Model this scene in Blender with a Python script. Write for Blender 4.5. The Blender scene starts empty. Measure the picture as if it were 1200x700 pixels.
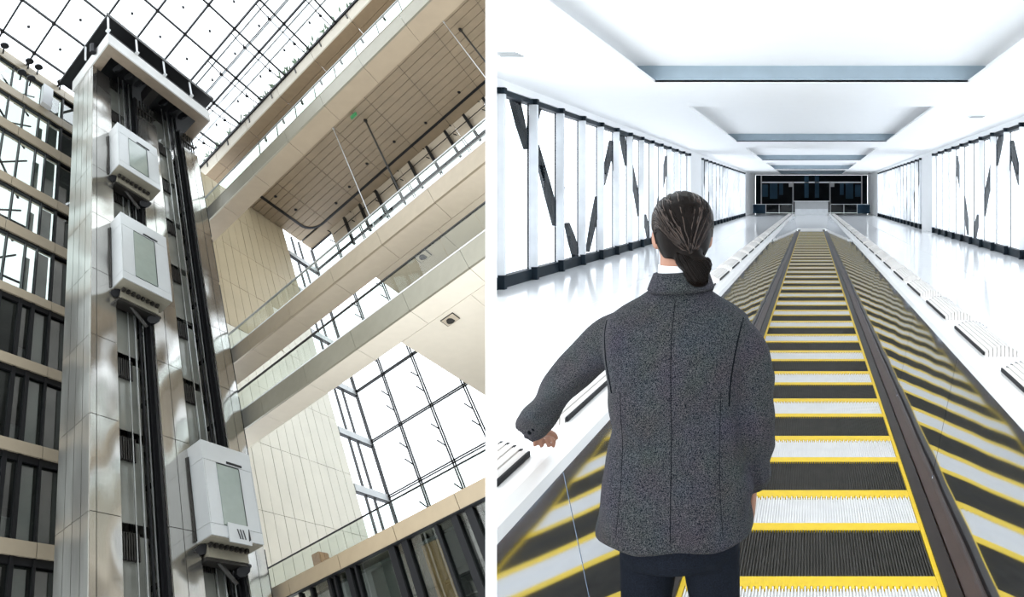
import bpy, bmesh, math, random
from mathutils import Vector, Matrix
random.seed(7)
D = bpy.data
SC = bpy.context.scene
COL = SC.collection

# ------------------------------------------------------------------ camera
EYE = Vector((0.0, 0.0, 1.77))
cam_d = D.cameras.new('camera'); cam = D.objects.new('camera', cam_d); COL.objects.link(cam)
cam.location = EYE
cam.rotation_euler = (math.radians(90), 0, 0)
cam_d.sensor_width = 36.0
cam_d.lens = 24.0
cam_d.shift_x = -0.2925
cam_d.shift_y = -0.10
cam_d.clip_start = 0.05
cam_d.clip_end = 400
SC.camera = cam

# ------------------------------------------------------------------ world, exposure
w = D.worlds.new('overcast_sky'); SC.world = w; w.use_nodes = True
bg = w.node_tree.nodes['Background']
bg.inputs['Color'].default_value = (0.91, 0.965, 1.0, 1)
bg.inputs['Strength'].default_value = 2.9
SC.view_settings.view_transform = 'Standard'
SC.view_settings.look = 'None'
SC.view_settings.gamma = 1.0
SC.view_settings.use_curve_mapping = False
SC.view_settings.exposure = 0.0

# ------------------------------------------------------------------ materials
MATS = {}
def nt(name):
    m = D.materials.new(name); m.use_nodes = True
    MATS[name] = m
    t = m.node_tree
    b = t.nodes['Principled BSDF']
    return m, t, b
def N(t, typ, **kw):
    n = t.nodes.new(typ)
    for k, v in kw.items(): setattr(n, k, v)
    return n
def plain(name, col, rough=0.5, metal=0.0, spec=0.5, var=0.06, scale=3.0, bump=0.0, bscale=60.0, emit=None):
    m, t, b = nt(name)
    b.inputs['Roughness'].default_value = rough
    b.inputs['Metallic'].default_value = metal
    b.inputs['Specular IOR Level'].default_value = spec
    geo = N(t, 'ShaderNodeNewGeometry')
    no = N(t, 'ShaderNodeTexNoise'); no.inputs['Scale'].default_value = scale; no.inputs['Detail'].default_value = 4
    t.links.new(geo.outputs['Position'], no.inputs['Vector'])
    r = N(t, 'ShaderNodeValToRGB')
    r.color_ramp.elements[0].position = 0.3; r.color_ramp.elements[1].position = 0.7
    r.color_ramp.elements[0].color = tuple(c * (1 - var) for c in col) + (1,)
    r.color_ramp.elements[1].color = tuple(min(1, c * (1 + var)) for c in col) + (1,)
    t.links.new(no.outputs['Fac'], r.inputs['Fac'])
    t.links.new(r.outputs['Color'], b.inputs['Base Color'])
    if bump:
        n2 = N(t, 'ShaderNodeTexNoise'); n2.inputs['Scale'].default_value = bscale; n2.inputs['Detail'].default_value = 5
        t.links.new(geo.outputs['Position'], n2.inputs['Vector'])
        bp = N(t, 'ShaderNodeBump'); bp.inputs['Strength'].default_value = bump; bp.inputs['Distance'].default_value = 0.02
        t.links.new(n2.outputs['Fac'], bp.inputs['Height']); t.links.new(bp.outputs['Normal'], b.inputs['Normal'])
    if emit:
        b.inputs['Emission Color'].default_value = emit[0] + (1,); b.inputs['Emission Strength'].default_value = emit[1]
    return m
def glass(name, tint, ior=1.5, rough=0.0, extra=0.0):
    """thin pane: clear or tinted transmission with a Fresnel reflection"""
    m, t, b = nt(name); t.nodes.remove(b)
    out = [n for n in t.nodes if n.type == 'OUTPUT_MATERIAL'][0]
    tr = N(t, 'ShaderNodeBsdfTransparent'); tr.inputs['Color'].default_value = tint + (1,)
    gl = N(t, 'ShaderNodeBsdfGlossy'); gl.inputs['Roughness'].default_value = rough
    fr = N(t, 'ShaderNodeFresnel'); fr.inputs['IOR'].default_value = ior
    mx = N(t, 'ShaderNodeMixShader')
    ge = N(t, 'ShaderNodeNewGeometry')
    iv = N(t, 'ShaderNodeMath', operation='SUBTRACT'); iv.inputs[0].default_value = 1.0; t.links.new(ge.outputs['Backfacing'], iv.inputs[1])
    ml = N(t, 'ShaderNodeMath', operation='MULTIPLY'); t.links.new(fr.outputs['Fac'], ml.inputs[0]); t.links.new(iv.outputs[0], ml.inputs[1])
    fac = ml.outputs[0]
    if extra:
        ad = N(t, 'ShaderNodeMath', operation='ADD'); ad.use_clamp = True
        ad.inputs[1].default_value = extra; t.links.new(fac, ad.inputs[0]); fac = ad.outputs[0]
    t.links.new(fac, mx.inputs['Fac']); t.links.new(tr.outputs[0], mx.inputs[1]); t.links.new(gl.outputs[0], mx.inputs[2])
    t.links.new(mx.outputs[0], out.inputs['Surface'])
    return m

# the atrium's own axes: A along the galleries, B along the lift front, V up its storeys
HA = Vector((-0.996, 0.470, -0.595)); HB_ = Vector((0.1209, 0.6491, -0.4625)); HV = Vector((-0.6257, 0.5978, 0.5552))
HM = Matrix((HA, HB_, HV)).transposed(); HMI = HM.inverted()
def H(a, b, c): return EYE + HM @ Vector((a, b, c))

def brushed(name, col, rough, wav=0.25):
    m, t, b = nt(name)
    b.inputs['Metallic'].default_value = .95
    geo = N(t, 'ShaderNodeNewGeometry')
    comb = N(t, 'ShaderNodeCombineXYZ')
    sub = N(t, 'ShaderNodeVectorMath', operation='SUBTRACT'); sub.inputs[1].default_value = EYE
    t.links.new(geo.outputs['Position'], sub.inputs[0])
    for i in range(3):
        d = N(t, 'ShaderNodeVectorMath', operation='DOT_PRODUCT'); d.inputs[1].default_value = HMI[i]
        t.links.new(sub.outputs[0], d.inputs[0]); t.links.new(d.outputs['Value'], comb.inputs[i])
    sc = N(t, 'ShaderNodeVectorMath', operation='MULTIPLY'); sc.inputs[1].default_value = (9, 9, 0.35)
    t.links.new(comb.outputs[0], sc.inputs[0])
    no = N(t, 'ShaderNodeTexNoise'); no.inputs['Scale'].default_value = 3; no.inputs['Detail'].default_value = 4
    t.links.new(sc.outputs[0], no.inputs['Vector'])
    r = N(t, 'ShaderNodeValToRGB')
    r.color_ramp.elements[0].position = 0.3; r.color_ramp.elements[1].position = 0.7
    r.color_ramp.elements[0].color = tuple(c * .95 for c in col) + (1,)
    r.color_ramp.elements[1].color = tuple(min(1, c * 1.08) for c in col) + (1,)
    t.links.new(no.outputs['Fac'], r.inputs['Fac']); t.links.new(r.outputs['Color'], b.inputs['Base Color'])
    mr = N(t, 'ShaderNodeMapRange'); mr.inputs['To Min'].default_value = rough * .95; mr.inputs['To Max'].default_value = rough * 1.08
    t.links.new(no.outputs['Fac'], mr.inputs['Value']); t.links.new(mr.outputs['Result'], b.inputs['Roughness'])
    s2 = N(t, 'ShaderNodeVectorMath', operation='MULTIPLY'); s2.inputs[1].default_value = (0.25, 0.25, 0.16)
    t.links.new(comb.outputs[0], s2.inputs[0])
    n2 = N(t, 'ShaderNodeTexNoise'); n2.inputs['Scale'].default_value = 1.6; n2.inputs['Detail'].default_value = 1
    t.links.new(s2.outputs[0], n2.inputs['Vector'])
    bp = N(t, 'ShaderNodeBump'); bp.inputs['Strength'].default_value = wav; bp.inputs['Distance'].default_value = 0.6
    t.links.new(n2.outputs['Fac'], bp.inputs['Height']); t.links.new(bp.outputs['Normal'], b.inputs['Normal'])
    return m

plain('white_paint', (0.576, 0.584, 0.592), .5, var=.02)
plain('partition_white', (.95, .95, .95), .6, var=.01)
plain('cream_panel', (0.336, 0.280, 0.200), .5, var=.03)
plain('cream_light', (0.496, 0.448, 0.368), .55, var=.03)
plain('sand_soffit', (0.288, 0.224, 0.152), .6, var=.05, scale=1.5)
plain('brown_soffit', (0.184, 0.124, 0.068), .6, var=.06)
plain('slat_tan', (0.216, 0.160, 0.100), .6, var=.08, scale=1.2)
plain('pale_soffit', (0.400, 0.336, 0.256), .6, var=.03)
plain('fascia_grey', (0.216, 0.200, 0.152), .32, .35, var=.05)
plain('fascia_bronze', (0.256, 0.208, 0.144), .35, .3, var=.05)
plain('ledge_cream', (0.288, 0.224, 0.144), .45, var=.04)
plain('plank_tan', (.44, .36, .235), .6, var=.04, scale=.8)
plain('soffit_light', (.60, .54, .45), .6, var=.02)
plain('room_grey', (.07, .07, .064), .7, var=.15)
plain('coffer_shade', (.32, .40, .46), .6, var=.05)
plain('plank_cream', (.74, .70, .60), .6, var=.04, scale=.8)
plain('black_metal', (.009, .009, .010), .5, spec=.15, var=.1)
plain('dark_metal', (.022, .020, .018), .45, spec=.2, var=.15)
plain('grey_metal', (.42, .43, .43), .35, .8, var=.08)
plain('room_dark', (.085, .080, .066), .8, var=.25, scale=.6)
plain('blind_grey', (.30, .31, .28), .8, var=.05)
plain('canopy_white', (0.480, 0.472, 0.456), .5, var=.02)
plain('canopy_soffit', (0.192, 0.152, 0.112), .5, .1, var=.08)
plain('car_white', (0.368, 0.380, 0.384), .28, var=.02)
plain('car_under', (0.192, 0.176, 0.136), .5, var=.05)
plain('car_glass', (0.192, 0.224, 0.200), .12, var=.05)
plain('shaft_wall', (0.165, 0.150, 0.135), .35, .3, var=.3, scale=.7)
plain('shaft_glass', (.150, .152, .135), .15, .1, var=.2, scale=.6)
plain('exit_green', (.02, .20, .06), .4)
plain('wood_brown', (.30, .17, .08), .5, var=.15, scale=6)
plain('leaf_grey', (.16, .22, .14), .7, var=.2)
brushed('brushed_steel', (.56, .545, .515), .20, .9)
brushed('brushed_steel_side', (.58, .56, .53), .30, .8)
glass('roof_glass', (.96, .97, .98), 1.25)
glass('facade_glass', (.74, .79, .77), 1.9, extra=.08)
glass('rail_glass', (.93, .96, .94), 1.3)
glass('clear_pane', (.97, .98, 1.0), 1.2)
glass('outer_pane', (.95, .96, .97), 1.5)
# moving-walk hall
plain('hall_white', (.96, .965, .97), .55, var=.01)
plain('floor_white', (.93, .94, .95), .12, var=.02, spec=.6)
plain('window_frame_dark', (.012, .020, .028), .5, spec=.12, var=.1)
plain('fin_silver', (0.840, 0.860, 0.880), .35, .25, var=.05)
plain('strut_dark', (.003, .006, .009), .6, spec=.04, var=.1)
plain('end_glass', (.004, .006, .008), .4, spec=.05, var=.3, scale=.3)
plain('end_blue', (.03, .07, .11), .4, spec=.1, var=.35, scale=.5)
plain('rail_white', (.80, .79, .77), .25, .2, var=.03)
plain('rail_rubber', (.02, .02, .022), .6, spec=.1, var=.1)
plain('rib_pale', (.72, .69, .66), .4, var=.04)
plain('tread_dark', (.045, .041, .035), .55, spec=.15, var=.2, scale=12)
plain('tread_light', (.80, .79, .78), .4, .1, var=.04, scale=12)
plain('tread_yellow', (.74, .50, .004), .45, var=.05, scale=20)
plain('skirt_brown', (.020, .013, .010), .4, spec=.2, var=.2, scale=8)
plain('skirt_edge', (.055, .034, .026), .4, spec=.2, var=.1, scale=8)
def mirror():
    m, t, b = nt('mirror_panel')
    b.inputs['Metallic'].default_value = 1.0
    b.inputs['Base Color'].default_value = (.72, .75, .79, 1)
    b.inputs['Roughness'].default_value = .06
    geo = N(t, 'ShaderNodeNewGeometry')
    no = N(t, 'ShaderNodeTexNoise'); no.inputs['Scale'].default_value = 1.1; no.inputs['Detail'].default_value = 1
    t.links.new(geo.outputs['Position'], no.inputs['Vector'])
    bp = N(t, 'ShaderNodeBump'); bp.inputs['Strength'].default_value = .05; bp.inputs['Distance'].default_value = .12
    t.links.new(no.outputs['Fac'], bp.inputs['Height']); t.links.new(bp.outputs['Normal'], b.inputs['Normal'])
mirror()
# person
def tweed():
    m, t, b = nt('tweed_grey')
    b.inputs['Roughness'].default_value = .9
    b.inputs['Specular IOR Level'].default_value = .05
    b.inputs['Sheen Weight'].default_value = .03
    tc = N(t, 'ShaderNodeNewGeometry')
    n1 = N(t, 'ShaderNodeTexNoise'); n1.inputs['Scale'].default_value = 420; n1.inputs['Detail'].default_value = 3
    n2 = N(t, 'ShaderNodeTexNoise'); n2.inputs['Scale'].default_value = 9; n2.inputs['Detail'].default_value = 3
    for n in (n1, n2): t.links.new(tc.outputs['Position'], n.inputs['Vector'])
    r = N(t, 'ShaderNodeValToRGB')
    r.color_ramp.elements[0].position = .40; r.color_ramp.elements[0].color = (.003, .005, .009, 1)
    r.color_ramp.elements[1].position = .66; r.color_ramp.elements[1].color = (.095, .094, .100, 1)
    t.links.new(n1.outputs['Fac'], r.inputs['Fac'])
    mx = N(t, 'ShaderNodeMix', data_type='RGBA', blend_type='MULTIPLY'); mx.inputs['Factor'].default_value = .35
    t.links.new(r.outputs['Color'], mx.inputs['A']); t.links.new(n2.outputs['Color'], mx.inputs['B'])
    t.links.new(mx.outputs['Result'], b.inputs['Base Color'])
    bp = N(t, 'ShaderNodeBump'); bp.inputs['Strength'].default_value = .35; bp.inputs['Distance'].default_value = .004
    t.links.new(n1.outputs['Fac'], bp.inputs['Height']); t.links.new(bp.outputs['Normal'], b.inputs['Normal'])
tweed()
plain('trouser_navy', (.006, .008, .013), .9, spec=.1, var=.5, scale=260)
plain('skin', (.30, .155, .105), .5, spec=.25, var=.06, scale=30)
plain('hair_dark', (.0045, .0028, .0022), .35, spec=.07, var=.3, scale=40)
plain('hair_gloss', (.030, .016, .010), .25, spec=.35, var=.4, scale=60)
plain('shirt_white', (.85, .86, .88), .7)
plain('shoe_black', (.012, .012, .012), .3)
plain('seam_dark', (.004, .005, .007), .9, spec=.05)

# ------------------------------------------------------------------ mesh helpers
CLIP_L = -0.4775      # the atrium lies to the left of the white dividing wall, the walkway hall to its right
CLIP_R = -0.46125
WLOC = {}
def setp(o, label=None, cat=None, group=None, kind=None):
    if label: o['label'] = label
    if cat: o['category'] = cat
    if group: o['group'] = group
    if kind: o['kind'] = kind
    return o
def empty(name, loc, label=None, cat=None, group=None, kind=None, parent=None):
    o = D.objects.new(name, None); COL.objects.link(o)
    loc = Vector(loc)
    o.parent = parent
    o.location = loc - (WLOC[parent] if parent else Vector())
    o.empty_display_size = .2
    WLOC[o] = loc
    return setp(o, label, cat, group, kind)
def mesh_obj(name, verts, faces, mat, parent=None, clip=None, smooth=False, **kw):
    bm = bmesh.new()
    vs = [bm.verts.new(v) for v in verts]
    for f in faces:
        try: bm.faces.new([vs[i] for i in f])
        except ValueError: pass
    return bm_obj(name, bm, mat, parent, clip, smooth, **kw)
def bm_obj(name, bm, mat, parent=None, clip=None, smooth=False, label=None, cat=None, group=None, kind=None):
    bmesh.ops.recalc_face_normals(bm, faces=bm.faces)
    if clip:
        k = CLIP_L if clip == 'L' else CLIP_R
        no = Vector((1, -k, 0)).normalized() * (1 if clip == 'L' else -1)
        if any((v.co - EYE).dot(no) > 1e-5 for v in bm.verts):
            if all((v.co - EYE).dot(no) > -1e-4 for v in bm.verts):
                bm.free(); return None
            g = bm.verts[:] + bm.edges[:] + bm.faces[:]
            r = bmesh.ops.bisect_plane(bm, geom=g, plane_co=EYE, plane_no=no, clear_outer=True)
            ed = [e for e in bm.edges if e.is_boundary]
            if ed: bmesh.ops.holes_fill(bm, edges=ed, sides=0)
            bmesh.ops.recalc_face_normals(bm, faces=bm.faces)
    if not bm.verts:
        bm.free(); return None
    lo = Vector([min(v.co[i] for v in bm.verts) for i in range(3)]); hi = Vector([max(v.co[i] for v in bm.verts) for i in range(3)])
    org = Vector(((lo.x + hi.x) / 2, (lo.y + hi.y) / 2, lo.z))
    for v in bm.verts: v.co -= org
    me = D.meshes.new(name); bm.to_mesh(me); bm.free()
    me.materials.append(MATS[mat])
    if smooth:
        for p in me.polygons: p.use_smooth = True
    return link_mesh(name, me, org, parent, label, cat, group, kind)
def link_mesh(name, me, org, parent=None, label=None, cat=None, group=None, kind=None):
    o = D.objects.new(name, me); COL.objects.link(o)
    o.parent = parent
    o.location = Vector(org) - (WLOC[parent] if parent else Vector())
    WLOC[o] = Vector(org)
    return setp(o, label, cat, group, kind)
BF = [(0, 1, 3, 2), (4, 6, 7, 5), (0, 4, 5, 1), (2, 3, 7, 6), (0, 2, 6, 4), (1, 5, 7, 3)]
class G:
    """collects boxes, tubes and prisms of one part; f maps local to world"""
    def __init__(s, f=None): s.v = []; s.f = []; s.m = f or (lambda x, y, z: Vector((x, y, z)))
    def box(s, x0, x1, y0, y1, z0, z1):
        n = len(s.v)
        for x in (x0, x1):
            for y in (y0, y1):
                for z in (z0, z1): s.v.append(s.m(x, y, z))
        s.f += [tuple(n + i for i in q) for q in BF]; return s
    def tube(s, p, q, r, n=6, r2=None):
        P, Q = s.m(*p), s.m(*q); d = (Q - P).normalized()
        u = d.orthogonal().normalized(); w_ = d.cross(u); k = len(s.v); r2 = r if r2 is None else r2
        for C, rr in ((P, r), (Q, r2)):
            for i in range(n):
                t = 2 * math.pi * i / n; s.v.append(C + (u * math.cos(t) + w_ * math.sin(t)) * rr)
        s.f += [(k + i, k + (i + 1) % n, k + n + (i + 1) % n, k + n + i) for i in range(n)]
        s.f += [tuple(k + i for i in range(n))[::-1], tuple(k + n + i for i in range(n))]; return s
    def prism(s, pts, axis, lo, hi):
        """pts: 2-D outline in the two other axes (cyclic order), swept along axis"""
        n = len(pts); k = len(s.v)
        for e in (lo, hi):
            for p in pts:
                q = [0, 0, 0]; j = 0
                for i in range(3):
                    if i == axis: q[i] = e
                    else: q[i] = p[j]; j += 1
                s.v.append(s.m(*q))
        s.f += [(k + i, k + (i + 1) % n, k + n + (i + 1) % n, k + n + i) for i in range(n)]
        s.f += [tuple(k + i for i in range(n))[::-1], tuple(k + n + i for i in range(n))]; return s
    def ball(s, p, r, n=8, m=5):
        P = s.m(*p); k = len(s.v)
        for i in range(m + 1):
            th = math.pi * i / m
            for j in range(n):
                ph = 2 * math.pi * j / n
                s.v.append(P + Vector((math.sin(th) * math.cos(ph), math.sin(th) * math.sin(ph), math.cos(th))) * r)
        for i in range(m):
            for j in range(n):
                s.f.append((k + i * n + j, k + i * n + (j + 1) % n, k + (i + 1) * n + (j + 1) % n, k + (i + 1) * n + j))
        return s
    def out(s, name, mat, parent=None, clip=None, **kw):
        return mesh_obj(name, s.v, s.f, mat, parent, clip, **kw)
def hb(name, mat, parent, a0, a1, b0, b1, c0, c1, **kw):
    return G(H).box(a0, a1, b0, b1, c0, c1).out(name, mat, parent, 'L', **kw)
def rb(name, mat, parent, x0, x1, y0, y1, z0, z1, clip='R', **kw):
    return G().box(x0, x1, y0, y1, z0, z1).out(name, mat, parent, clip, **kw)

# ================================================================== DIVIDING WALL
def dividing_wall():
    km = (CLIP_L + CLIP_R) / 2; Y0, Y1 = 12.0, 84.0
    d = Vector((km, 1, 0)).normalized(); n = Vector((d.y, -d.x, 0))
    f0 = [Vector((CLIP_L * Y0, Y0, 0)), Vector((CLIP_R * Y0, Y0, 0))]
    L = (Y1 - Y0) / d.y
    vs = []
    for z in (-24, 24):
        for p in (f0[0], f0[1], f0[1] + d * L, f0[0] + d * L): vs.append(Vector((p.x, p.y, z)))
    mesh_obj('wall_divider', vs, [(0, 1, 2, 3), (4, 5, 6, 7), (0, 1, 5, 4), (1, 2, 6, 5), (2, 3, 7, 6), (3, 0, 4, 7)],
             'partition_white', label='narrow white end of the wall dividing atrium from walkway hall', kind='structure')
dividing_wall()

# ================================================================== ATRIUM
CS = 42.7                      # glass roof level
AF = 20.8                      # office facade plane
B1 = 21.6                      # roof edge plane
BR = 18.0                      # edge plane of the bridges and the balcony
BK = 19.37                     # back edge of the bridges
AW = 18.3                      # end wall plane
B4 = 28.75                     # where planks end and glass begins
B3 = 32.3                      # outer glazing plane
CT = 39.05                     # slatted soffit level
GA = [-2.1, .31, 2.73, 5.15, 7.57, 9.99, 12.41, 14.83, 17.25, 19.67, AF]
GB = [1.4, 3.6, 5.76, 7.83, 10.03, 12.17, 14.37, 16.6, 18.9, 21.5]

def skylight():
    r = empty('ceiling_glass_roof', H(10, 10, CS), 'flat glass roof on a grid of thin dark bars above the lift tower', kind='structure')
    for i in range(len(GA) - 1):
        for j in range(len(GB) - 1):
            p = hb('pane', 'roof_glass', r, GA[i] + .05, GA[i + 1] - .05, GB[j] + .05, GB[j + 1] - .05, CS, CS + .03)
            if p:
                am, bm_ = (GA[i] + GA[i + 1]) / 2, (GB[j] + GB[j + 1]) / 2
                if GA[i + 1] - GA[i] > 2: G(H).tube((am, bm_, CS - .08), (am, bm_, CS + .12), .06, 8).out('fitting', 'black_metal', p, 'L')
    for a in GA: hb('roof_bar', 'black_metal', r, a - .045, a + .045, GB[0], GB[-1] + .1, CS - .16, CS + .06)
    for b in GB: hb('roof_bar', 'black_metal', r, GA[0], AF, b - .045, b + .045, CS - .16, CS + .06)
    # bar joints
    for a in GA[1:-1]:
        for b in GB[1:-1]: G(H).ball((a, b, CS - .16), .10, 6, 4).out('joint', 'black_metal', r, 'L')
    # tie rods and the sun-shade tubes above the outer two bays
    for b in (17.3, 18.3, 19.5, 20.2): hb('shade_tube', 'grey_metal', r, GA[0], AF, b - .05, b + .05, CS + .5, CS + .6)
    hb('shade_tube', 'dark_metal', r, GA[0], AF, 17.75, 17.8, CS - .5, CS - .45)
    for a in GA[:-1]:
        am = a + .35
        G(H).tube((am, 16.6, CS - .12), (am, 17.75, CS - .5), .03, 5).tube((am, 17.75, CS - .5), (am, 20.2, CS - .5), .03, 5).tube((am, 20.2, CS - .5), (am, 21.5, CS - .12), .03, 5)\
            .tube((am, 17.75, CS - .5), (am, 17.75, CS), .025, 5).tube((am, 20.2, CS - .5), (am, 20.2, CS), .025, 5).out('tie_rod', 'black_metal', r, 'L')
        for b in (17.75, 20.2): G(H).ball((am, b, CS - .5), .10, 6, 4).out('joint', 'black_metal', r, 'L')
skylight()

def roof_plants():
    k = 0; a = 1.2
    while a < 19.5:
        g = G(H); rng = random.Random(k)
        for i in range(11):
            a_, b_ = a + rng.uniform(-.45, .45), 21.75 + rng.uniform(-.25, .25)
            h = rng.uniform(.2, .6); da, db = rng.uniform(-.35, .35), rng.uniform(-.4, .1)
            w_ = .09
            pts = [(a_, b_, CS + .15), (a_ + da * .5 - w_, b_ + db * .5, CS + .15 + h * .6), (a_ + da, b_ + db, CS + .15 + h), (a_ + da * .5 + w_, b_ + db * .5, CS + .15 + h * .6), (a_ + da * .5, b_ + db * .5 + .05, CS + .2 + h * .5)]
            n = len(g.v); g.v += [H(*p) for p in pts]; g.f += [(n, n + 1, n + 4), (n + 1, n + 2, n + 4), (n + 2, n + 3, n + 4), (n + 3, n, n + 4), (n, n + 3, n + 2, n + 1)]
        g.out('roof_plant', 'leaf_grey', None, 'L', label='small leafy plant on the roof edge seen through the glass roof', cat='plant', group='plants along the glass roof edge')
        a += 1.25; k += 1
roof_plants()

# ------------------------------------------------------------------ office facade (left)
LEV = [(5.55, 6.1), (9.63, 10.22), (13.78, 14.34), (17.97, 18.51), (22.03, 22.56), (26.15, 26.89), (29.78, 30.51), (34.46, 35.35), (38.18, 38.99), (41.75, 42.66)]
def facade():
    r = empty('wall_left', H(AF, 8, 5.5), 'office facade of cream floor bands and dark-framed glass left of the lift tower', kind='structure')
    for c0, c1 in LEV:
        e = [3.2, 5.2, 7.9, 10.55, 13.2]
        for i in range(4): hb('spandrel', 'cream_panel', r, AF - .12, AF + .35, e[i] + .012, e[i + 1] - .012, c0, c1)
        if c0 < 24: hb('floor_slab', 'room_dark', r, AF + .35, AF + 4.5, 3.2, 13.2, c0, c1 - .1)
    bay = [3.2, 4.2, 5.2, 6.2, 7.15, 8.1, 9.07, 9.68, 10.53, 11.7, 13.2]
    for k in range(len(LEV) - 1):
        c0, c1 = LEV[k][1], LEV[k + 1][0]
        up = c0 > 22
        for i, b in enumerate(bay):
            thick = .03 if up else .085
            if i in (8, 9, 10): thick = .05
            if i < 5: thick = .03 if (up or i % 2) else .08
            hb('mullion', 'black_metal', r, AF - .06, AF + .2, b - thick, b + thick, c0, c1)
            if i < len(bay) - 1:
                hb('pane', 'facade_glass', r, AF + .05, AF + .08, b + thick, bay[i + 1] - .03, c0, c1)
        hb('transom', 'black_metal', r, AF - .03, AF + .15, 3.2, 13.2, c1 - (.12 if up else .3), c1)
        # pale blind beside the tower
        hb('blind', 'blind_grey', r, AF + .3, AF + .42, 9.86, 10.42, c0, c1 - .1)
        if not up:
            for i, b in enumerate((7.4, 7.9, 9.3, 9.45, 10.8)):
                rb_ = G(H)
                for j in range(5): rb_.box(AF + .6, AF + .64, b + j * .1, b + j * .1 + .03, c0, c0 + 1.1)
                rb_.box(AF + .58, AF + .66, b - .1, b + .6, c0 + 1.1, c0 + 1.15)
                rb_.out('guard_rail', 'grey_metal', r, 'L')
        hb('room_wall', 'room_dark' if not up else 'blind_grey', r, AF + 4.3, AF + 4.5, 3.2, 13.2, c0, c1) if c0 < 22 else None
        hb('room_side', 'room_dark', r, AF + .5, AF + (4.3 if c0 < 22 else 1.0), 11.75, 11.9, c0, c1)
        hb('bay_back', 'room_dark', r, AF + .2, AF + .3, 10.6, 11.75, c0, c1)
        if up:
            G(H).tube((AF + 1.0, 5.5, c0 + .2), (AF + 1.0, 9.0, c1 - .2), .05).tube((AF + 1.0, 8.8, c0), (AF + 1.0, 6.8, c1), .04).tube((AF + 1.2, 3.5, c0 + 1.8), (AF + 1.2, 9.7, c0 + 1.8), .05).out('lattice_bars', 'black_metal', r, 'L')  # dark lattice bars crossing behind the upper panes
            hb('shade_panel', 'blind_grey', r, AF + .5, AF + .6, 9.2, 9.55, c0, c1 - .6)
    hb('hung_panel', 'white_paint', r, AF - .45, AF - .15, 8.95, 9.6, 38.95, 41.2)
    for b, c in ((6.22, 42.44), (7.85, 42.63), (8.47, 42.66), (7.47, 40.69), (8.09, 40.72), (10.07, 42.67)):
        t = empty('spotlight', H(20.3, b, c), 'small black round spotlight under the eave above the office facade', 'spotlight', 'round spotlights along the facade eave')
        G(H).tube((20.28, b, c - .12), (20.36, b, c + .12), .17, 10).out('lamp_head', 'black_metal', t, 'L')
        G(H).tube((20.32, b, c), (AF - .1, b + .1, c - .35), .035, 5).out('arm', 'black_metal', t, 'L')
facade()

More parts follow.
